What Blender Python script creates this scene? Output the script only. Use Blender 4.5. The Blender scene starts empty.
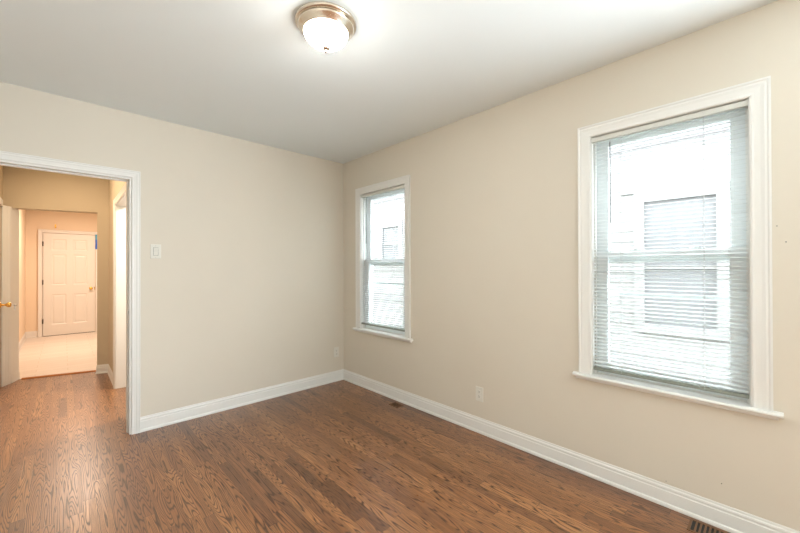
import bpy, bmesh, math, random
from mathutils import Vector, Matrix

S = bpy.context.scene
COL = S.collection
PI = math.pi
random.seed(4)

# ------------------------------------------------------------------ camera
yaw, pitch, roll = math.radians(43.496), math.radians(0.275), math.radians(-0.151)
fw = Vector((math.sin(yaw)*math.cos(pitch), math.cos(yaw)*math.cos(pitch), math.sin(pitch)))
rt = Vector((math.cos(yaw), -math.sin(yaw), 0))
up = rt.cross(fw)
c_, s_ = math.cos(roll), math.sin(roll)
rt, up = c_*rt + s_*up, -s_*rt + c_*up
cam = bpy.data.objects.new('camera', bpy.data.cameras.new('camera'))
COL.objects.link(cam)
m3 = Matrix((rt, up, -fw)).transposed()
cam.matrix_world = Matrix.Translation((-2.4449, -3.5662, 1.3304)) @ m3.to_4x4()
cam.data.sensor_width = 36
cam.data.lens = 354.78/800*36
cam.data.clip_start = 0.02
S.camera = cam

# ------------------------------------------------------------------ world, exposure, large lights
S.view_settings.view_transform = 'Standard'
S.view_settings.look = 'None'
S.view_settings.gamma = 1
S.view_settings.use_curve_mapping = False
S.view_settings.exposure = 1.27
W = bpy.data.worlds.new('overcast_sky')
S.world = W
W.use_nodes = True
bg = W.node_tree.nodes['Background']
bg.inputs['Color'].default_value = (0.90, 0.96, 1.0, 1)
bg.inputs['Strength'].default_value = 7.8

LAMP_STRENGTH = 27.0


def lamp_light(name, kind, loc, power, colour, size=0.2, rot=None):
    l = bpy.data.lights.new(name, kind)
    l.energy = power
    l.color = colour
    if kind == 'AREA':
        l.size = size
    else:
        l.shadow_soft_size = size
    o = bpy.data.objects.new(name, l)
    COL.objects.link(o)
    o.location = loc
    if rot:
        o.rotation_euler = rot
    return o


# daylight fill for an added, unseen third window behind the viewer


def added_daylight(name, loc, rot, w, h, power):
    dl = bpy.data.lights.new(name, 'AREA')
    dl.shape = 'RECTANGLE'
    dl.size, dl.size_y = w, h
    dl.energy = power
    dl.color = (0.84, 0.93, 1.0)
    do = bpy.data.objects.new(name, dl)
    COL.objects.link(do)
    do.location = loc
    do.rotation_euler = rot


RY = -5.6      # inner face of the end wall behind the viewer
added_daylight('added_side_daylight', (0.18, -4.70, 1.40), (math.radians(90+2), 0, math.radians(90-28)), 0.8, 1.4, 78)  # added area light, brightens the room from out of view
# ceiling lamps of the hall and the kitchen (both above the door heads)
lamp_light('kitchen_ceiling_light', 'AREA', (-2.1, 4.6, 2.56), 28, (1.0, 0.83, 0.68), 0.5)
hl = lamp_light('hall_ceiling_light', 'AREA', (-2.58, 1.2, 2.56), 9.0, (1.0, 0.78, 0.56), 0.4)
hl.data.shape = 'RECTANGLE'
hl.data.size_y = 1.5
lamp_light('side_room_added_light', 'AREA', (-1.1, 0.75, 2.5), 26, (1.0, 0.95, 0.88), 0.4)  # added, unseen light that brightens the side room's jamb

# ------------------------------------------------------------------ materials


def mat(name, col, rough=0.5, metal=0.0, noise=0.0, nscale=40, bump=0.0, spec=None):
    m = bpy.data.materials.new(name)
    m.use_nodes = True
    nt = m.node_tree
    b = nt.nodes['Principled BSDF']
    b.inputs['Base Color'].default_value = (*col, 1)
    b.inputs['Roughness'].default_value = rough
    b.inputs['Metallic'].default_value = metal
    if spec is not None:
        b.inputs['Specular IOR Level'].default_value = spec
    if noise or bump:
        tc = nt.nodes.new('ShaderNodeTexCoord')
        n = nt.nodes.new('ShaderNodeTexNoise')
        n.inputs['Scale'].default_value = nscale
        n.inputs['Detail'].default_value = 4
        nt.links.new(tc.outputs['Object'], n.inputs['Vector'])
        if noise:
            r = nt.nodes.new('ShaderNodeMapRange')
            r.inputs['To Min'].default_value = 1-noise
            r.inputs['To Max'].default_value = 1+noise
            nt.links.new(n.outputs['Fac'], r.inputs['Value'])
            mx = nt.nodes.new('ShaderNodeVectorMath')
            mx.operation = 'SCALE'
            mx.inputs[0].default_value = col
            nt.links.new(r.outputs['Result'], mx.inputs['Scale'])
            nt.links.new(mx.outputs['Vector'], b.inputs['Base Color'])
        if bump:
            bp = nt.nodes.new('ShaderNodeBump')
            bp.inputs['Strength'].default_value = bump
            bp.inputs['Distance'].default_value = 0.002
            nt.links.new(n.outputs['Fac'], bp.inputs['Height'])
            nt.links.new(bp.outputs['Normal'], b.inputs['Normal'])
    return m


M_WALL = mat('beige_wall_paint', (0.70, 0.645, 0.55), 0.75, noise=0.015, nscale=3, bump=0.08)
M_CEIL = mat('ceiling_paint', (0.80, 0.84, 0.84), 0.8, noise=0.01, nscale=3)
M_TRIM = mat('white_trim_paint', (0.80, 0.795, 0.765), 0.35)
M_HALL = mat('tan_hall_paint', (0.56, 0.47, 0.335), 0.7, noise=0.015, nscale=3)
M_KIT = mat('peach_kitchen_paint', (0.82, 0.63, 0.45), 0.7)
M_DOOR = mat('cream_door_paint', (0.76, 0.69, 0.62), 0.4)
M_VINYL = mat('white_vinyl', (0.78, 0.82, 0.83), 0.35)
M_SLAT = mat('white_slat', (0.63, 0.66, 0.66), 0.35)
M_HEAD = mat('ivory_headrail', (0.66, 0.66, 0.60), 0.4)
M_RAIL = mat('grey_bottom_rail', (0.22, 0.235, 0.20), 0.4)
M_WAND = mat('grey_wand', (0.16, 0.17, 0.17), 0.25)
M_CORD = mat('blind_cord', (0.55, 0.56, 0.56), 0.8)
M_PLATE = mat('plastic_plate', (0.74, 0.72, 0.65), 0.3)
M_SLOT = mat('dark_slot', (0.01, 0.009, 0.008), 0.6)
M_BRASS = mat('brass', (0.83, 0.50, 0.13), 0.22, 1.0)
M_NICKEL = mat('brushed_nickel', (0.74, 0.66, 0.56), 0.25, 1.0)
M_DARKM = mat('dark_bronze', (0.12, 0.09, 0.06), 0.4, 0.8)
M_STEEL = mat('steel', (0.6, 0.6, 0.6), 0.3, 1.0)
M_BLUE = mat('blue_tape', (0.03, 0.13, 0.55), 0.5)
M_TEAL = mat('teal_tape', (0.08, 0.33, 0.5), 0.5)
M_SIDING = mat('pale_siding', (0.165, 0.165, 0.163), 0.6, noise=0.02, nscale=6)
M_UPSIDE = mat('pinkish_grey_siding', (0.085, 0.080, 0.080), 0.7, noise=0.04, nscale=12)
M_SHADE = mat('grey_window_shade', (0.105, 0.107, 0.112), 0.6)
M_GROUND = mat('concrete_path', (0.5, 0.49, 0.47), 0.9, noise=0.1, nscale=5)
M_THRESH = mat('orange_oak_strip', (0.42, 0.15, 0.035), 0.35, noise=0.15, nscale=20)
M_VENTWOOD = mat('stained_oak_vent', (0.16, 0.07, 0.025), 0.4, noise=0.3, nscale=30)
M_SHELL = mat('outside_shell', (0.6, 0.6, 0.58), 0.8)


def glass_mat():
    m = bpy.data.materials.new('window_glass')
    m.use_nodes = True
    nt = m.node_tree
    nt.nodes.remove(nt.nodes['Principled BSDF'])
    o = nt.nodes['Material Output']
    t = nt.nodes.new('ShaderNodeBsdfTransparent')
    t.inputs['Color'].default_value = (0.96, 0.98, 0.98, 1)
    g = nt.nodes.new('ShaderNodeBsdfGlossy')
    g.inputs['Roughness'].default_value = 0.02
    f = nt.nodes.new('ShaderNodeLayerWeight')       # two-sided: no total reflection inside the thin pane
    f.inputs['Blend'].default_value = 0.5
    pw = nt.nodes.new('ShaderNodeMath'); pw.operation = 'POWER'; pw.inputs[1].default_value = 5.0
    nt.links.new(f.outputs['Facing'], pw.inputs[0])
    ad = nt.nodes.new('ShaderNodeMath'); ad.operation = 'MULTIPLY_ADD'
    ad.inputs[1].default_value = 0.9; ad.inputs[2].default_value = 0.035
    nt.links.new(pw.outputs[0], ad.inputs[0])
    mx = nt.nodes.new('ShaderNodeMixShader')
    nt.links.new(ad.outputs[0], mx.inputs[0])
    nt.links.new(t.outputs[0], mx.inputs[1])
    nt.links.new(g.outputs[0], mx.inputs[2])
    nt.links.new(mx.outputs[0], o.inputs['Surface'])
    return m


M_GLASS = glass_mat()


def lamp_mat():
    m = bpy.data.materials.new('lit_alabaster_glass')
    m.use_nodes = True
    nt = m.node_tree
    b = nt.nodes['Principled BSDF']
    b.inputs['Base Color'].default_value = (0.9, 0.88, 0.82, 1)
    b.inputs['Roughness'].default_value = 0.2
    b.inputs['Emission Color'].default_value = (1.0, 0.985, 0.95, 1)
    # emission painted stronger at the belly than at the rim, sparing the ceiling
    tc = nt.nodes.new('ShaderNodeTexCoord')
    sp = nt.nodes.new('ShaderNodeSeparateXYZ')
    mr = nt.nodes.new('ShaderNodeMapRange')
    mr.inputs['From Min'].default_value = -0.060
    mr.inputs['From Max'].default_value = -0.125
    mr.inputs['To Min'].default_value = LAMP_STRENGTH*0.25
    mr.inputs['To Max'].default_value = LAMP_STRENGTH*2.4
    nt.links.new(tc.outputs['Object'], sp.inputs[0])
    nt.links.new(sp.outputs['Z'], mr.inputs['Value'])
    nt.links.new(mr.outputs['Result'], b.inputs['Emission Strength'])
    return m


M_LAMP = lamp_mat()


def wood_floor():
    m = bpy.data.materials.new('stained_oak_floor')
    m.use_nodes = True
    nt = m.node_tree
    N, L = nt.nodes, nt.links
    b = N['Principled BSDF']

    def math_(op, a, c=None, cc=None):
        n = N.new('ShaderNodeMath')
        n.operation = op
        for i, v in enumerate((a, c, cc)):
            if v is None:
                continue
            if isinstance(v, (int, float)):
                n.inputs[i].default_value = v
            else:
                L.new(v, n.inputs[i])
        return n.outputs[0]

    def comb(x, y, z):
        n = N.new('ShaderNodeCombineXYZ')
        for i, v in enumerate((x, y, z)):
            if isinstance(v, (int, float)):
                n.inputs[i].default_value = v
            else:
                L.new(v, n.inputs[i])
        return n.outputs[0]

    def wn(v, dim='2D'):
        n = N.new('ShaderNodeTexWhiteNoise')
        n.noise_dimensions = dim
        if dim == '1D':
            L.new(v, n.inputs['W'])
        else:
            L.new(v, n.inputs['Vector'])
        return n.outputs['Value']

    def noise(v, scale, detail=3, rough=0.5, dist=0.0):
        n = N.new('ShaderNodeTexNoise')
        n.inputs['Scale'].default_value = scale
        n.inputs['Detail'].default_value = detail
        n.inputs['Roughness'].default_value = rough
        n.inputs['Distortion'].default_value = dist
        L.new(v, n.inputs['Vector'])
        return n.outputs['Fac']

    def mix(f, a, c, mode='MIX'):
        n = N.new('ShaderNodeMix')
        n.data_type = 'RGBA'
        n.blend_type = mode
        for sock, v in ((n.inputs[0], f), (n.inputs[6], a), (n.inputs[7], c)):
            if isinstance(v, (int, float)):
                sock.default_value = v
            elif isinstance(v, tuple):
                sock.default_value = (*v, 1)
            else:
                L.new(v, sock)
        return n.outputs[2]

    tc = N.new('ShaderNodeTexCoord')
    sp = N.new('ShaderNodeSeparateXYZ')
    L.new(tc.outputs['Object'], sp.inputs[0])
    X, Y = sp.outputs['X'], sp.outputs['Y']
    Wd = 0.057
    u = math_('DIVIDE', math_('ADD', X, 10.0), Wd)
    iu = math_('FLOOR', u)
    fu = math_('FRACT', u)
    r1 = wn(iu, '1D')
    Ln = math_('MULTIPLY_ADD', wn(math_('ADD', iu, 77.3), '1D'), 0.5, 0.55)
    v = math_('DIVIDE', math_('ADD', math_('ADD', Y, 20.0), math_('MULTIPLY', r1, 3.0)), Ln)
    iv = math_('FLOOR', v)
    fv = math_('FRACT', v)
    rb = wn(comb(iu, iv, 0))
    rb2 = wn(comb(iv, iu, 3.0), '3D')
    # grain coordinates, shifted per board
    gx = math_('ADD', math_('MULTIPLY', X, 1.0), math_('MULTIPLY', rb, 37.0))
    gy = math_('ADD', math_('MULTIPLY', Y, 0.065), math_('MULTIPLY', rb2, 19.0))
    gv = comb(gx, gy, 0)
    cath = noise(gv, 18.0, 1.5, 0.35)
    rings = math_('SINE', math_('MULTIPLY', cath, 140.0))
    rings = math_('POWER', math_('MULTIPLY_ADD', rings, 0.5, 0.5), 4.0)
    jit = noise(comb(math_('MULTIPLY', X, 1.0), math_('MULTIPLY', Y, 0.15), 0), 220, 3, 0.6)
    fine = noise(comb(gx, math_('MULTIPLY', gy, 0.35), 0), 260, 2, 0.6)
    rings = math_('MULTIPLY', rings, math_('MULTIPLY_ADD', jit, 1.7, 0.25))
    rings = math_('MINIMUM', rings, 1.0)
    # per-board tone
    tone = N.new('ShaderNodeValToRGB')
    L.new(rb, tone.inputs[0])
    e = tone.color_ramp.elements
    e[0].position, e[0].color = 0.0, (0.127, 0.052, 0.022, 1)
    e[1].position, e[1].color = 1.0, (0.509, 0.236, 0.089, 1)
    for p_, c in ((0.12, (0.263, 0.104, 0.037, 1)), (0.5, (0.348, 0.144, 0.050, 1)), (0.85, (0.416, 0.180, 0.063, 1))):
        k = e.new(p_)
        k.color = c
    blotch = noise(comb(X, math_('MULTIPLY', Y, 0.5), rb), 5.0, 3, 0.6)
    colr = mix(math_('MULTIPLY_ADD', blotch, 1.2, -0.35), tone.outputs[0], (0.255, 0.109, 0.049))
    dark = mix(math_('MULTIPLY', rings, 0.95), colr, (0.053, 0.019, 0.007))
    dark = mix(math_('MULTIPLY_ADD', fine, 1.4, -0.45), dark, (0.087, 0.034, 0.011))
    n = N.new('ShaderNodeMix')
    # seams
    su = math_('LESS_THAN', math_('MINIMUM', fu, math_('SUBTRACT', 1.0, fu)), 0.016)
    sv = math_('LESS_THAN', math_('MULTIPLY', math_('MINIMUM', fv, math_('SUBTRACT', 1.0, fv)), Ln), 0.0012)
    seam = math_('MAXIMUM', su, sv)
    fin = mix(math_('MULTIPLY', seam, 0.75), dark, (0.03, 0.012, 0.006))
    L.new(fin, b.inputs['Base Color'])
    rr = math_('MULTIPLY_ADD', noise(comb(X, Y, 0), 3.0, 3), 0.12, 0.24)
    L.new(math_('ADD', rr, math_('MULTIPLY', rings, 0.10)), b.inputs['Roughness'])
    b.inputs['Specular IOR Level'].default_value = 0.45
    b.inputs['Coat Weight'].default_value = 0.4
    b.inputs['Coat Roughness'].default_value = 0.32
    bp = N.new('ShaderNodeBump')
    bp.inputs['Strength'].default_value = 0.25
    bp.inputs['Distance'].default_value = 0.0015
    h = math_('SUBTRACT', math_('MULTIPLY', rings, -0.5), math_('MULTIPLY', seam, 1.0))
    wav = noise(comb(math_('MULTIPLY', X, 1.0), math_('MULTIPLY', Y, 0.4), 0), 14, 2)
    h = math_('ADD', h, math_('MULTIPLY', wav, 1.2))
    L.new(h, bp.inputs['Height'])
    L.new(bp.outputs['Normal'], b.inputs['Normal'])
    return m


M_FLOOR = wood_floor()


def tile_mat():
    m = bpy.data.materials.new('pale_kitchen_tile')
    m.use_nodes = True
    nt = m.node_tree
    b = nt.nodes['Principled BSDF']
    br = nt.nodes.new('ShaderNodeTexBrick')
    br.offset = 0.5
    br.inputs['Scale'].default_value = 1.0
    br.inputs['Brick Width'].default_value = 0.6
    br.inputs['Row Height'].default_value = 0.15
    br.inputs['Mortar Size'].default_value = 0.004
    br.inputs['Color1'].default_value = (0.72, 0.62, 0.53, 1)
    br.inputs['Color2'].default_value = (0.67, 0.56, 0.47, 1)
    br.inputs['Mortar'].default_value = (0.60, 0.48, 0.37, 1)
    tc = nt.nodes.new('ShaderNodeTexCoord')
    nt.links.new(tc.outputs['Object'], br.inputs['Vector'])
    nt.links.new(br.outputs['Color'], b.inputs['Base Color'])
    b.inputs['Roughness'].default_value = 0.35
    return m


M_TILE = tile_mat()

# ------------------------------------------------------------------ mesh helpers


class MB:
    def __init__(s):
        s.v, s.f, s.sm = [], [], []

    def add(s, vs, fs, smooth=False):
        o = len(s.v)
        s.v += [tuple(v) for v in vs]
        s.f += [tuple(i+o for i in f) for f in fs]
        s.sm += [smooth]*len(fs)
        return s

    def box(s, x0, x1, y0, y1, z0, z1):
        x0, x1 = sorted((x0, x1)); y0, y1 = sorted((y0, y1)); z0, z1 = sorted((z0, z1))
        vs = [(x, y, z) for z in (z0, z1) for y in (y0, y1) for x in (x0, x1)]
        return s.add(vs, [(0, 2, 3, 1), (4, 5, 7, 6), (0, 1, 5, 4), (2, 6, 7, 3), (0, 4, 6, 2), (1, 3, 7, 5)])

    def rings(s, rings, closed=True, caps=True, smooth=False):
        """rings: list of equal-length point loops; closed: loops closed"""
        n = len(rings[0])
        vs = [p for r in rings for p in r]
        fs = []
        for i in range(len(rings)-1):
            for j in range(n if closed else n-1):
                k = (j+1) % n
                fs.append((i*n+j, i*n+k, (i+1)*n+k, (i+1)*n+j))
        if caps:
            fs.append(tuple(reversed(range(n))))
            fs.append(tuple((len(rings)-1)*n+j for j in range(n)))
        return s.add(vs, fs, smooth)

    def lathe(s, prof, cen, n=48, axis='Z', smooth=True, caps=True):
        rs = []
        for r, h in prof:
            ring = []
            for k in range(n):
                a = 2*PI*k/n
                if axis == 'Z':
                    ring.append((cen[0]+r*math.cos(a), cen[1]+r*math.sin(a), cen[2]+h))
                elif axis == 'X':
                    ring.append((cen[0]+h, cen[1]+r*math.cos(a), cen[2]+r*math.sin(a)))
                else:
                    ring.append((cen[0]+r*math.sin(a), cen[1]+h, cen[2]+r*math.cos(a)))
            rs.append(ring)
        return s.rings(rs, True, caps, smooth)

    def prism(s, poly, z0, z1):
        return s.rings([[(x, y, z0) for x, y in poly], [(x, y, z1) for x, y in poly]])

    def build(s, name, m, parent=None, bevel=0.0, autosm=False):
        me = bpy.data.meshes.new(name)
        me.from_pydata(s.v, [], s.f)
        me.polygons.foreach_set('use_smooth', s.sm)
        me.materials.append(m)
        me.update()
        bm = bmesh.new()
        bm.from_mesh(me)
        bmesh.ops.recalc_face_normals(bm, faces=bm.faces)
        bm.to_mesh(me)
        bm.free()
        o = bpy.data.objects.new(name, me)
        COL.objects.link(o)
        if parent:
            o.parent = parent
        if bevel:
            b = o.modifiers.new('bevel', 'BEVEL')
            b.width = bevel
            b.segments = 2
            b.limit_method = 'ANGLE'
        return o


def struct(o):
    o['kind'] = 'structure'
    return o


def tag(o, label, cat, group=None):
    o['label'] = label
    o['category'] = cat
    if group:
        o['group'] = group
    return o


def empty(name, loc, rz=0):
    o = bpy.data.objects.new(name, None)
    o.empty_display_size = 0.05
    COL.objects.link(o)
    o.location = loc
    o.rotation_euler = (0, 0, rz)
    return o


def copy_tree(o, parent=None):
    c = o.copy()
    COL.objects.link(c)
    c.parent = parent
    for ch in [x for x in list(COL.objects) if x.parent == o]:
        copy_tree(ch, c)
    return c


# frame sweep: profile is a list of (d, h): d outward from the inner edge, h away from the wall.
# P maps (a, z, h) -> xyz where a runs along the wall.
def casing(mb, a0, a1, z0, z1, prof, P, sides='LTR'):
    # three-sided, mitred at the top corners; inner edge a0..a1, top z1, bottom z0
    L_ = [[P(a0-d, z0, h) for d, h in prof], [P(a0-d, z1+d, h) for d, h in prof],
          [P(a1+d, z1+d, h) for d, h in prof], [P(a1+d, z0, h) for d, h in prof]]
    if 'L' not in sides:
        L_ = L_[1:]
    if 'R' not in sides:
        L_ = L_[:-1]
    mb.rings(L_)
    return mb


def base_run(mb, path, prof):
    """path: 2D points along the wall foot; each with an inward normal (mitred); prof (d,z)"""
    rs = []
    n = len(path)
    for i, p in enumerate(path):
        ns = []
        for a, b in ((i-1, i), (i, i+1)):
            if a < 0 or b >= n:
                continue
            t = (Vector(path[b])-Vector(path[a])).normalized()
            ns.append(Vector((t.y, -t.x)))       # right-hand side of the path
        if len(ns) == 2:
            m = (ns[0]+ns[1])
            m = m/(m.dot(ns[0]))
        else:
            m = ns[0]
        rs.append([(p[0]+m.x*d, p[1]+m.y*d, z) for d, z in prof])
    mb.rings(rs)
    return mb


BASE = [(0, 0), (0.030, 0), (0.030, 0.010), (0.026, 0.017), (0.018, 0.021), (0.0165, 0.080), (0.012, 0.084),
        (0.0125, 0.090), (0.0145, 0.094), (0.0115, 0.101), (0.006, 0.105), (0.006, 0.110), (0.003, 0.116), (0, 0.116)]
BASE = [(d*0.55, z*1.045) for d, z in BASE]
CAS = [(0, 0), (0, 0.010), (0.006, 0.0135), (0.013, 0.0125), (0.030, 0.014), (0.040, 0.017), (0.046, 0.016),
       (0.051, 0.0195), (0.057, 0.0195), (0.057, 0)]
CASW = [(d*0.074/0.057, h) for d, h in CAS]

H = 2.59
# ------------------------------------------------------------------ room shell
struct(MB().prism([(-4.6, RY-0.15), (0.15, RY-0.15), (0.15, 2.1), (-2.0, 2.46), (-2.158, 2.52), (-2.83, 2.72), (-3.2, 2.82), (-4.6, 2.82)], -0.1, 0).build('floor', M_FLOOR))
struct(MB().prism([(0.15, 2.1), (0.15, 6.6), (-4.6, 6.6), (-4.6, 2.82), (-3.2, 2.82), (-2.83, 2.72), (-2.158, 2.52), (-2.0, 2.46)], -0.1, 0).build('floor_kitchen', M_TILE))
struct(MB().box(-4.6, 0.15, RY-0.15, 6.6, H, H+0.15).build('ceiling', M_CEIL))
struct(MB().box(-0.9, 4.5, -8, 10, -0.75, -0.7).build('ground', M_GROUND))

OZ0, OZ1 = 0.65, 2.163       # window opening heights
WIN = [(-0.705), (-3.126)]
HW = 0.361                   # half opening width
# wall with the windows (x = 0, 0.15 thick)
mb = MB()
ys = [6.6, WIN[0]+HW, WIN[0]-HW, WIN[1]+HW, WIN[1]-HW, -4.20, -5.16, RY-0.15]
T = 0.15
for a, b in ((0, 1), (2, 3), (4, 5), (6, 7)):
    mb.box(0, T, ys[a], ys[b], -0.1, H)
for a, b in ((1, 2), (3, 4), (5, 6)):
    mb.box(0, T, ys[a], ys[b], -0.1, OZ0-0.03)
    mb.box(0, T, ys[a], ys[b], OZ1, H)
wr = struct(mb.build('wall_right', M_WALL))
for (y, z, r) in ((-3.145, 0.137, 0.002), (-3.376, 0.224, 0.0026), (-3.6056, 1.448, 0.0024), (-3.577, 1.525, 0.0022)):
    MB().lathe([(r, 0.0005), (r, -0.001), (r*0.5, -0.0016)], (0, y, z), 8, 'X').build('nail_hole', M_SLOT, wr)

# wall with the doorway (y = 0..0.12)
DX0, DX1, DZ = -2.865, -2.060, 2.052       # jamb faces
mb = MB()
mb.box(DX1+0.018, 0, 0, 0.12, 0, H)
mb.box(-3.0, DX0-0.018, 0, 0.12, 0, H)
mb.box(DX0-0.018, DX1+0.018, 0, 0.12, DZ+0.018, H)
struct(mb.build('wall_back', M_WALL))
# side walls and the wall behind the viewer
struct(MB().box(-3.12, -3.0, RY-0.12, 0.12, 0, H).build('wall_left', M_WALL))
struct(MB().box(-3.12, 0, RY-0.12, RY, 0, H).build('wall_front', M_WALL))

# baseboards
struct(base_run(MB(), [(DX1+0.070, 0), (0, 0), (0, RY)], BASE).build('baseboard_right', M_TRIM))
struct(base_run(MB(), [(0, RY), (-3.0, RY), (-3.0, 0), (DX0-0.070, 0)], BASE).build('baseboard_left', M_TRIM))

# doorway trim: jamb lining, stops, casings on both sides
t1 = empty('trim_1', (0, 0, 0))
struct(t1)
mb = MB()
mb.box(DX1, DX1+0.018, -0.001, 0.121, 0, DZ+0.018)
mb.box(DX0-0.018, DX0, -0.001, 0.121, 0, DZ+0.018)
mb.box(DX0, DX1, -0.001, 0.121, DZ, DZ+0.018)
mb.build('jamb', M_TRIM, t1, 0.0015)
mb = MB()
mb.box(DX1-0.011, DX1, 0.045, 0.080, 0, DZ)
mb.box(DX0, DX0+0.011, 0.045, 0.080, 0, DZ)
mb.box(DX0+0.011, DX1-0.011, 0.045, 0.080, DZ-0.011, DZ)
mb.build('door_stop', M_TRIM, t1, 0.002)
casing(MB(), DX0-0.013, DX1+0.013, 0, DZ+0.013, CAS, lambda a, z, h: (a, -h, z)).build('casing', M_TRIM, t1)
casing(MB(), DX0-0.013, DX1+0.013, 0, DZ+0.013, CAS, lambda a, z, h: (a, 0.12+h, z), 'T').build('casing', M_TRIM, t1)
sp = MB().box(DX1-0.0015, DX1+0.001, 0.006, 0.030, 0.955, 1.01).build('strike_plate', M_STEEL, t1)
MB().box(DX1-0.002, DX1+0.001, 0.013, 0.024, 0.970, 0.992).build('latch_hole', M_SLOT, sp)

# ------------------------------------------------------------------ hall, side room, kitchen
HX = -2.022                   # hall right wall face
SY0, SY1, SZ = 0.45, 1.462, 2.035
mb = MB()
mb.box(HX, HX+0.11, 0.12, SY0-0.018, 0, H)
mb.box(HX, HX+0.11, SY1+0.018, 2.33, 0, H)
mb.box(HX, HX+0.11, SY0-0.018, SY1+0.018, SZ+0.018, H)
struct(mb.build('wall_hall_right', M_HALL))
t2 = struct(empty('trim_2', (0, 0, 0)))
mb = MB()
mb.box(HX-0.001, HX+0.111, SY1, SY1+0.018, 0, SZ+0.018)
mb.box(HX-0.001, HX+0.111, SY0-0.018, SY0, 0, SZ+0.018)
mb.box(HX-0.001, HX+0.111, SY0, SY1, SZ, SZ+0.018)
mb.build('jamb', M_TRIM, t2, 0.0015)
casing(MB(), SY0-0.006, SY1+0.006, 0, SZ+0.006, CAS, lambda a, z, h: (HX-h, a, z)).build('casing', M_TRIM, t2)
# side room walls
struct(MB().box(HX+0.11, 0, 2.1, 2.2, 0, H).build('wall_side_room', M_WALL))

# end wall of the hall, slightly skewed, with the kitchen opening
E0, E1 = Vector((-1.9, 2.293)), Vector((-3.15, 2.646))
et = (E1-E0).normalized()
en = Vector((et.y, -et.x))
if en.y < 0:
    en = -en


def ep(x, d=0.0):
    t = (x-E0.x)/et.x
    p = E0+et*t+en*d
    return (p.x, p.y)


TH = 0.15
mb = MB()
OXR, OXL = -2.133, -2.885
mb.prism([ep(-1.92), ep(OXR), ep(OXR, TH), ep(-1.92, TH)], 0, H)
mb.prism([ep(OXR), ep(OXL), ep(OXL, TH), ep(OXR, TH)], 2.052, H)
mb.prism([ep(OXL-0.012), ep(-3.15), ep(-3.15, TH), (-2.847, 2.735)], 0, 2.052)
mb.prism([ep(OXL), ep(-3.15), ep(-3.15, TH), ep(OXL, TH)], 2.052, H)
we = struct(mb.build('wall_hall_end', M_HALL))
MB().prism([ep(OXL), ep(OXL-0.012), (-2.847, 2.735), (-2.835, 2.735)], 0, 2.052).build('jamb', M_TRIM, we)
BS = [(d*0.8, z*0.92) for d, z in BASE]
r0 = ep(OXR); r1 = ep(OXR, TH); r2 = ep(HX)
base_r = base_run(MB(), [r1, r0, r2, (HX, SY1+0.064)], BS)
struct(base_r.build('baseboard_hall', M_TRIM))
struct(base_run(MB(), [ep(OXL-0.004, 0.0), (-2.835, 2.735)], [(d*0.8, z) for d, z in BS]).build('baseboard_opening', M_TRIM))
# wooden reducer strip between the floors
a = ep(OXR, TH); b = ep(-2.845, TH)
mb = MB()
tdir = (Vector(b)-Vector(a)).normalized()
nn = Vector((-tdir.y, tdir.x))
prof = [(-0.028, 0), (-0.024, 0.010), (-0.008, 0.016), (0.014, 0.016), (0.026, 0.008), (0.028, 0)]
mb.rings([[(p[0]+nn.x*d, p[1]+nn.y*d, z) for d, z in prof] for p in (a, b)])
struct(mb.build('trim_3', M_THRESH))

# hall left wall with a white door
mb = MB()
LX = -2.955
LY0, LY1 = 1.66, 2.435
mb.box(LX-0.12, LX, 0.12, LY0-0.018, 0, H)
mb.box(LX-0.12, LX, LY0-0.018, 2.66, 2.055, H)
mb.box(LX-0.12, LX, LY1+0.018, 2.66, 0, 2.055)
struct(mb.build('wall_hall_left', M_HALL))
d2 = struct(empty('door_2', (LX, LY0, 0)))


def six_panel(mb, w, h, th):
    """leaf in the local x-z plane, front face at y=0 looking to -y; panels recessed with raised fields"""
    st = 0.118*w/0.77
    mid = 0.10*w/0.77
    pw = (w-2*st-mid)/2
    rows = [(0.215, 0.815), (1.005, 1.62), (1.70, 1.93)]
    rows = [(a*h/2.04, b*h/2.04) for a, b in rows]
    mb.box(0, w, 0.012, th, 0, h)
    xs = [(0, st), (st+pw, st+pw+mid), (w-st, w)]
    for x0, x1 in xs:
        mb.box(x0, x1, 0, 0.012, 0, h)
    zs = [0]+[q for r in rows for q in r]+[h]
    for i in range(0, len(zs), 2):
        for x0, x1 in ((st, st+pw), (st+pw+mid, w-st)):
            mb.box(x0, x1, 0, 0.012, zs[i], zs[i+1])
    for r0_, r1_ in rows:
        for x0, x1 in ((st, st+pw), (st+pw+mid, w-st)):
            lo = [(0, 0.0005), (0.012, 0.0075), (0.022, 0.009), (0.040, 0.003), (0.042, 0.0025)]
            rs = []
            for g, y in lo:
                rs.append([(x0+g, y, r0_+g), (x1-g, y, r0_+g), (x1-g, y, r1_-g), (x0+g, y, r1_-g)])
            mb.rings(rs, caps=False)
            g, y = lo[-1]
            mb.add([(x0+g, y, r0_+g), (x1-g, y, r0_+g), (x1-g, y, r1_-g), (x0+g, y, r1_-g)], [(0, 1, 2, 3)])
    return mb


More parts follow.
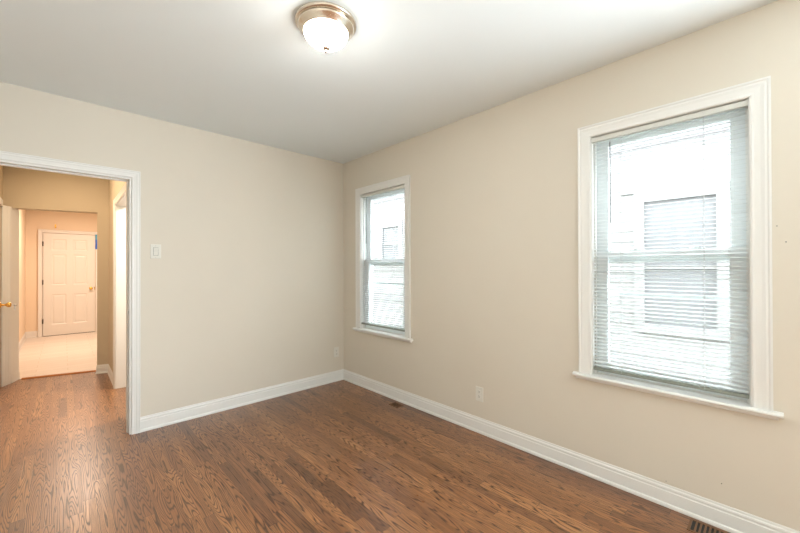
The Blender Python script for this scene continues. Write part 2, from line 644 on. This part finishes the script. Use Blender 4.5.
leaf = six_panel(MB(), LY1-LY0-0.004, 2.035, 0.035).build('leaf', M_DOOR, d2)
leaf.rotation_euler = (0, 0, PI/2)
leaf.location = (-0.006, 0.002, 0.008)
KN = [(0.0, 0.0), (0.031, 0.0), (0.031, 0.004), (0.026, 0.009), (0.012, 0.012), (0.010, 0.030), (0.016, 0.036),
      (0.0265, 0.044), (0.0285, 0.054), (0.024, 0.063), (0.012, 0.067), (0.0, 0.068)]
KN2 = [(max(r, 0.0005), h) for r, h in KN]
kb = MB().lathe([(r, h*1.35) for r, h in KN2], (-0.006, 0.715, 0.930), 24, 'X').build('knob', M_BRASS, d2)
mb = MB()
mb.box(0.083, 0.106, 0.714, 0.7165, 0.923, 0.931)
mb.lathe([(0.014, -0.001), (0.014, 0.001)], (0.113, 0.7155, 0.920), 16, 'Y')
mb.box(0.109, 0.115, 0.713, 0.7155, 0.865, 0.909)
mb.box(0.102, 0.108, 0.716, 0.7185, 0.873, 0.907)
mb.build('key', M_STEEL, kb)
mb = MB()
# fluted casing board between the door and the kitchen opening
A_, B_ = Vector((LX+0.002, 2.455)), Vector((-2.896, 2.572))
tt = (B_-A_).normalized(); nv = Vector((tt.y, -tt.x))
if nv.y > 0:
    nv = -nv
Ln_ = (B_-A_).length
pts = [(0, 0), (0, 0.008), (0.2, 0.012), (0.3, 0.009), (0.45, 0.014), (0.55, 0.011), (0.7, 0.017), (0.95, 0.017), (1, 0.012), (1, 0)]
poly = [tuple(A_+tt*(f*Ln_)+nv*h) for f, h in pts]
mb.prism([(p[0]-LX, p[1]-LY0) for p in poly], 0, 2.06)
mb.box(-0.001, 0.013, -0.07, LY1-LY0+0.02, 2.045, 2.115)
mb.box(-0.001, 0.013, -0.07, -0.006, 0, 2.045)
mb.build('casing', M_TRIM, d2)
MB().box(-0.058, -0.042, -0.018, LY1-LY0+0.018, 0, 2.055).build('door_stop', M_TRIM, d2)

# kitchen walls
struct(MB().box(-4.6, 0.0, 6.38, 6.5, 0, H).build('wall_kitchen_back', M_KIT))
struct(MB().box(-3.09, -2.975, 2.80, 6.38, 0, H).build('wall_kitchen_left', M_KIT))
struct(base_run(MB(), [(-2.975, 2.85), (-2.975, 6.38), (-2.80, 6.38)], BASE).build('baseboard_kitchen', M_DOOR))
d1 = struct(empty('door_1', (-2.735, 6.38, 0)))
lf = six_panel(MB(), 0.775, 2.035, 0.035).build('leaf', M_DOOR, d1)
lf.location = (0, -0.036, 0.010)
casing(MB(), -0.008, 0.783, 0, 2.052, [(d*1.1, h+0.028) if h else (d*1.1, 0) for d, h in CAS], lambda a, z, h: (a, -h, z)).build('casing', M_DOOR, d1)
MB().lathe([(r, -0.036-h) for r, h in KN2], (0.712, 0, 0.925), 24, 'Y').build('knob', M_BRASS, d1)
MB().box(0.765, 0.779, -0.040, -0.034, 0.895, 0.955).build('latch_plate', M_BRASS, d1)
for z in (0.30, 1.07, 1.83):
    mb = MB()
    mb.lathe([(0.007, 0), (0.007, 0.09)], (-0.006, -0.046, z-0.045), 12)
    mb.box(-0.006, 0.006, -0.044, -0.034, z-0.045, z+0.045)
    mb.build('hinge', M_DARKM, d1)
MB().box(0.0, 0.775, -0.030, 0.0, 0, 0.010).build('sill_plate', M_DARKM, d1)
# blue strip of tape hanging by the kitchen door, small hook above it
bt = empty('painters_tape', (-1.935, 6.33, 1.75))
tag(bt, 'strip of blue tape hanging on the right casing of the kitchen door', 'tape')
mb = MB()
mb.rings([[(x0, -0.004+0.004*math.sin(z*30), z), (x1, -0.004+0.004*math.sin(z*30), z), (x1, 0.002+0.004*math.sin(z*30), z), (x0, 0.002+0.004*math.sin(z*30), z)]
          for z, x0, x1 in ((0, -0.018, 0.03), (0.05, -0.022, 0.03), (0.12, -0.016, 0.03), (0.2, -0.02, 0.03))])
mb.build('tape_strip', M_BLUE, bt)
MB().box(-0.020, 0.03, -0.006, 0.001, 0.2, 0.31).build('tape_end', M_TEAL, bt)['label'] = 'teal upper end'
hk = empty('wall_hook', (-2.561, 6.38, 2.185))
tag(hk, 'small brass hook on the peach wall above the kitchen door', 'hook')
MB().box(-0.012, 0.012, -0.006, 0, -0.03, 0.045).build('hook_plate', M_BRASS, hk, 0.002)
MB().lathe([(0.005, -0.03), (0.005, 0), ], (0, 0, -0.02), 10, 'Y').build('hook_peg', M_BRASS, hk)

# ------------------------------------------------------------------ windows


def sash(parent, name, x0, x1, z0, z1, hw, stile, top, bot):
    o = MB()
    o.box(x0, x1, -hw, -hw+stile, z0, z1)
    o.box(x0, x1, hw-stile, hw, z0, z1)
    o.box(x0, x1, -hw+stile, hw-stile, z0, z0+bot)
    o.box(x0, x1, -hw+stile, hw-stile, z1-top, z1)
    # glazing bead
    xm = (x0+x1)/2
    s = o.build(name, M_VINYL, parent, 0.002)
    MB().box(xm-0.002, xm+0.002, -hw+stile-0.004, hw-stile+0.004, z0+bot-0.004, z1-top+0.004).build('pane', M_GLASS, s)
    return s


def make_window(i, yc):
    w = struct(empty('window_%d' % i, (0, yc, 0)))
    # casing: top and two sides, standing on the stool
    casing(MB(), -HW, HW, OZ0, OZ1, CASW, lambda a, z, h: (-h, a, z)).build('casing', M_TRIM, w)
    # stool with rounded nose plus a thin bead beneath
    pr = [(0.06, 0.628), (-0.030, 0.628), (-0.036, 0.631), (-0.040, 0.636), (-0.040, 0.643), (-0.037, 0.648), (-0.031, 0.650), (0.06, 0.650)]
    mb = MB()
    mb.rings([[(x, y, z) for x, z in pr if True] for y in (-HW+0.0005, HW-0.0005)])
    pr2 = [(0.0, 0.628) if x > 0 and z < .64 else ((0.0, 0.650) if x > 0 else (x, z)) for x, z in pr]
    for y0, y1 in ((-0.468, -HW+0.0005), (HW-0.0005, 0.468)):
        mb.rings([[(x, y, z) for x, z in pr2] for y in (y0, y1)])
    mb.build('stool', M_TRIM, w)
    mb = MB()
    mb.rings([[(0, y, 0.628), (-0.026, y, 0.628), (-0.026, y, 0.622), (-0.018, y, 0.613), (0, y, 0.612)] for y in (-0.452, 0.452)])
    mb.build('apron', M_TRIM, w)
    # jamb lining
    mb = MB()
    mb.box(0.0, T, -HW, -HW+0.004, OZ0, OZ1)
    mb.box(0.0, T, HW-0.004, HW, OZ0, OZ1)
    mb.box(0.0, T, -HW+0.004, HW-0.004, OZ1-0.002, OZ1)
    mb.box(0.050, T, -HW+0.004, HW-0.004, OZ1-0.014, OZ1-0.002)
    mb.box(0.052, T+0.02, -HW+0.012, HW-0.012, OZ0-0.028, OZ0+0.008)
    # stops
    mb.box(0.034, 0.048, -HW+0.004, -HW+0.016, OZ0, OZ1-0.002)
    mb.box(0.034, 0.048, HW-0.016, HW-0.004, OZ0, OZ1-0.002)
    mb.build('jamb', M_TRIM, w)
    hw = HW-0.005
    s1 = sash(w, 'lower_sash', 0.050, 0.080, OZ0+0.010, 1.434, hw, 0.074, 0.040, 0.065)
    sash(w, 'upper_sash', 0.084, 0.112, 1.366, OZ1-0.014, hw, 0.070, 0.045, 0.040)
    for dy in (0.133, -0.147):
        mb = MB()
        mb.box(0.054, 0.082, dy-0.028, dy+0.028, 1.434, 1.439)
        mb.lathe([(0.013, 0), (0.013, 0.008), (0.010, 0.011)], (0.068, dy, 1.439), 20)
        mb.box(0.060, 0.075, dy-0.024, dy+0.010, 1.446, 1.452)
        mb.build('sash_lock', M_VINYL, w, 0.001)
    # storm frame outside with its cross bar
    mb = MB()
    mb.box(0.125, 0.140, -HW+0.004, -HW+0.045, OZ0, OZ1-0.012)
    mb.box(0.125, 0.140, HW-0.045, HW-0.004, OZ0, OZ1-0.012)
    mb.box(0.125, 0.140, -HW+0.045, HW-0.045, OZ1-0.045, OZ1-0.012)
    mb.box(0.128, 0.138, -HW+0.045, HW-0.045, 1.150, 1.172)
    mb.build('storm_frame', M_VINYL, w)
    return w


make_window(1, WIN[0])
make_window(2, WIN[1])

w6 = struct(empty('window_6', (0, -4.68, 0)))  # added window out of view, an opening for the fill light
casing(MB(), -0.48, 0.48, OZ0, OZ1, CASW, lambda a, z, h: (-h, a, z)).build('casing', M_TRIM, w6)
MB().box(-0.04, 0.06, -0.58, 0.58, OZ0-0.03, OZ0).build('stool', M_TRIM, w6, 0.004)
mb = MB()
for y0 in (-0.48, 0.43):
    mb.box(0.06, 0.10, y0, y0+0.05, OZ0, OZ1)
for z0 in (OZ0, 1.38, OZ1-0.05):
    mb.box(0.06, 0.10, -0.43, 0.43, z0, z0+0.05)
mb.build('sash', M_VINYL, w6)

PITCH = 0.0222


def make_blind(yc, zb):
    r = empty('window_blind', (0.013, yc, 0))
    hw = HW-0.0065
    mb = MB()
    # open-top headrail (U channel)
    mb.box(-0.014, 0.014, -hw, hw, 2.129, 2.131)
    mb.box(-0.014, -0.0125, -hw, hw, 2.131, 2.155)
    mb.box(0.0125, 0.014, -hw, hw, 2.131, 2.155)
    hr = mb.build('headrail', M_HEAD, r)
    for s in (-1, 1):
        MB().box(-0.0165, 0.016, s*hw+s*0.002, s*hw-s*0.003, 2.126, 2.158).build('bracket', M_HEAD, r)
    mb = MB()
    z = 2.113
    hs = hw-0.003
    while z > zb+0.022:
        w_, c, t, tl = 0.0122, 0.0014, 0.0006, 0.18
        pr = []
        for k in range(5):
            q = -1+k*0.5
            pr.append((q*w_, z+c*(1-q*q)+q*w_*tl))
        loop = pr+[(x, zz-t) for x, zz in reversed(pr)]
        mb.rings([[(x, y, zz) for x, zz in loop] for y in (-hs, hs)], smooth=False)
        z -= PITCH
    mb.build('slats', M_SLAT, r)
    mb = MB()
    mb.rings([[(-0.012, y, zb), (0.012, y, zb), (0.0135, y, zb+0.004), (0.011, y, zb+0.017), (-0.011, y, zb+0.017), (-0.0135, y, zb+0.004)] for y in (-hw+0.002, hw-0.002)])
    mb.build('bottom_rail', M_RAIL, r)
    for y in (0.197, -0.187):
        mb = MB()
        for x in (-0.0142, 0.0142):
            mb.box(x-0.0005, x+0.0005, y-0.0008, y+0.0008, zb+0.008, 2.13)
        mb.build('ladder_cord', M_CORD, r)
        MB().box(-0.013, 0.013, y-0.009, y+0.009, zb-0.002, zb).build('cord_button', M_SLAT, r)
    wd = MB().lathe([(0.0038, 1.605), (0.0042, 1.61), (0.0036, 1.63), (0.0036, 2.10), (0.0022, 2.105)], (-0.022, 0.250, 0), 6, smooth=False).build('wand', M_WAND, r)
    mb = MB()
    mb.box(-0.024, -0.012, 0.2485, 0.2515, 2.104, 2.124)
    mb.build('wand_clip', M_STEEL, wd)
    return r


G = 'white mini blinds in the two windows'
tag(make_blind(WIN[0], 0.702), 'white mini blind in the small far window beside the room corner', 'window blind', G)
tag(make_blind(WIN[1], 0.683), 'white mini blind in the large near window at the right', 'window blind', G)

# ------------------------------------------------------------------ neighbour house outside
NX = 2.0
mb = MB()
holes = [(-3.22, -2.61, 0.70, 2.04), (1.10, 1.60, 1.46, 2.12)]
z = -0.7
ex = 0.11
while z < 4.2:
    segs = [(-8.0, 10.0)]
    for h0, h1, za, zb_ in holes:
        if z+ex > za and z < zb_:
            ns = []
            for a, b in segs:
                if h0 > a and h1 < b:
                    ns += [(a, h0), (h1, b)]
                else:
                    ns.append((a, b))
            segs = ns
    for a, b in segs:
        mb.rings([[(NX-0.010, y, z), (NX-0.004, y, z+ex), (NX+0.05, y, z+ex), (NX+0.05, y, z)] for y in (a, b)])
    z += ex
    if abs(z-2.49) < ex/2:
        zcut = z
        break
nw = struct(mb.build('wall_neighbour', M_SIDING))
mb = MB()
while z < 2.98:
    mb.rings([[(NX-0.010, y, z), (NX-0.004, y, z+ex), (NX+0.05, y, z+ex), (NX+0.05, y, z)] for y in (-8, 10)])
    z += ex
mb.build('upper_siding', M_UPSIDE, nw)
MB().box(NX-0.013, NX+0.02, -8, 10, 2.37, 2.49).build('band_board', M_SIDING, nw)
MB().box(NX+0.05, NX+0.2, -8, 10, -0.7, 3.08).build('backing', M_SHELL, nw)
for i, (h0, h1, za, zb_) in enumerate(holes):
    w = struct(empty('window_%d' % (3+i), (NX, (h0+h1)/2, za)))
    hw_, hh = (h1-h0)/2, zb_-za
    mb = MB()
    mb.box(-0.035, 0.03, -hw_-0.07, -hw_+0.02, -0.05, hh+0.08)
    mb.box(-0.035, 0.03, hw_-0.02, hw_+0.07, -0.05, hh+0.08)
    mb.box(-0.035, 0.03, -hw_+0.02, hw_-0.02, hh-0.02, hh+0.08)
    mb.box(-0.037, 0.03, -hw_+0.02, hw_-0.02, -0.05, 0.03)
    mb.build('frame', M_SIDING, w, 0.003)
    MB().box(0.0, 0.012, -hw_+0.02, hw_-0.02, 0.03, hh-0.02).build('shade', M_SHADE, w)
    MB().box(-0.018, 0.0, -hw_+0.02, hw_-0.02, hh*0.46, hh*0.46+0.035).build('meeting_rail', M_SIDING, w)
MB().box(-0.03, 0.02, -0.5, 0.5, 1.42, 1.50).build('header', M_SIDING, bpy.data.objects['window_3'])

# ------------------------------------------------------------------ ceiling light
cl = empty('ceiling_light', (-1.468, -1.990, H))
tag(cl, 'round flush ceiling light with brushed nickel rim and glowing glass bowl', 'ceiling light')
MB().lathe([(0.02, 0), (0.152, 0), (0.155, -0.004), (0.154, -0.011), (0.149, -0.016), (0.140, -0.019), (0.134, -0.018), (0.02, -0.016)], (0, 0, 0), 72).build('canopy', M_NICKEL, cl)
MB().lathe([(0.10, -0.017), (0.136, -0.019), (0.1415, -0.024), (0.1415, -0.029), (0.137, -0.034), (0.126, -0.042), (0.119, -0.051), (0.1155, -0.055), (0.111, -0.053), (0.106, -0.045), (0.10, -0.03)], (0, 0, 0), 72, caps=False).build('rim_ring', M_NICKEL, cl)
prof = []
for k in range(19):
    q = math.sin(k/18*PI/2)
    prof.append((max(0.0006, 0.112*(1-q**2)**0.72), -0.050-0.080*q))
MB().lathe(prof, (0, 0, 0), 64).build('glass_bowl', M_LAMP, cl)
MB().lathe([(0.001, -0.120), (0.017, -0.1265), (0.0195, -0.131), (0.015, -0.1355), (0.006, -0.139), (0.005, -0.144), (0.0065, -0.147), (0.005, -0.151), (0.001, -0.153)], (0, 0, 0), 24).build('finial', M_NICKEL, cl)

# ------------------------------------------------------------------ switch, outlets
ls = empty('light_switch', (-1.884, 0, 1.476))
tag(ls, 'white rocker light switch on the wall beside the doorway', 'light switch')
MB().box(-0.037, 0.037, -0.006, 0, -0.059, 0.059).build('wall_plate', M_PLATE, ls, 0.0025)
MB().box(-0.0175, 0.0175, -0.0066, -0.003, -0.034, 0.034).build('rocker_frame', M_SLOT, ls)
mb = MB()
mb.rings([[(x, -0.005, -0.0325), (x, -0.007, -0.0325), (x, -0.0085, 0.0), (x, -0.012, 0.0325), (x, -0.005, 0.0325)] for x in (-0.016, 0.016)])
mb.build('rocker', M_PLATE, ls)
for z in (-0.048, 0.048):
    MB().lathe([(0.003, -0.0075), (0.003, -0.005)], (0, 0, z), 10, 'Y').build('screw', M_STEEL, ls)


def outlet(loc, rz):
    o = empty('power_outlet', loc, rz)
    MB().box(-0.035, 0.035, -0.006, 0, -0.058, 0.058).build('wall_plate', M_PLATE, o, 0.0025)
    for s in (-1, 1):
        zc = s*0.0195
        pts = []
        for k in range(24):
            a = 2*PI*k/24
            pts.append((0.017*math.cos(a), zc+max(-0.0135, min(0.0135, 0.017*math.sin(a)))))
        mb = MB()
        mb.rings([[(x, -0.006, z) for x, z in pts], [(x, -0.0082, z) for x, z in pts]])
        sk = mb.build('socket', M_PLATE, o)
        mb = MB()
        mb.box(-0.0075, -0.0055, -0.0086, -0.008, zc-0.001, zc+0.008)
        mb.box(0.0055, 0.0075, -0.0086, -0.008, zc-0.001, zc+0.007)
        mb.lathe([(0.0026, -0.0086), (0.0026, -0.008)], (0, 0, zc-0.007), 10, 'Y')
        mb.build('slots', M_SLOT, sk)
    MB().lathe([(0.0028, -0.0072), (0.0028, -0.005)], (0, 0, 0), 10, 'Y').build('screw', M_STEEL, o)
    return o


G = 'white duplex outlets low on the walls'
tag(outlet((-0.104, 0, 0.342), 0), 'white duplex outlet beside the room corner, left of the far window', 'outlet', G)
tag(outlet((0, -1.922, 0.311), -PI/2), 'white duplex outlet low on the wall between the two windows', 'outlet', G)

# ------------------------------------------------------------------ floor vents


def vent(x0, x1, y0, y1, n, lw=0.22):
    o = empty('floor_vent', ((x0+x1)/2, (y0+y1)/2, 0))
    hx, hy = (x1-x0)/2, (y1-y0)/2
    fr = 0.011
    mb = MB()
    mb.box(-hx, -hx+fr, -hy, hy, 0, 0.004)
    mb.box(hx-fr, hx, -hy, hy, 0, 0.004)
    mb.box(-hx+fr, hx-fr, -hy, -hy+fr, 0, 0.004)
    mb.box(-hx+fr, hx-fr, hy-fr, hy, 0, 0.004)
    mb.build('frame', M_VENTWOOD, o)
    MB().box(-hx+fr, hx-fr, -hy+fr, hy-fr, 0, 0.0010).build('opening', M_SLOT, o)  # black sheet standing in for the shade down inside the vent
    stp = (2*hy-2*fr)/n
    for k in range(1, n):
        y = -hy+fr+k*stp
        MB().box(-hx+fr, hx-fr, y-stp*lw, y+stp*lw, 0.001, 0.0034).build('louver', M_VENTWOOD, o)
    return o


G = 'dark floor vents along the window wall'
tag(vent(-0.140, -0.052, -1.092, -0.972, 7, 0.10), 'small dark floor vent beneath the far window', 'floor vent', G)
tag(vent(-0.150, -0.034, -3.58, -3.255, 17), 'brown slatted floor vent at the bottom right edge below the near window', 'floor vent', G)
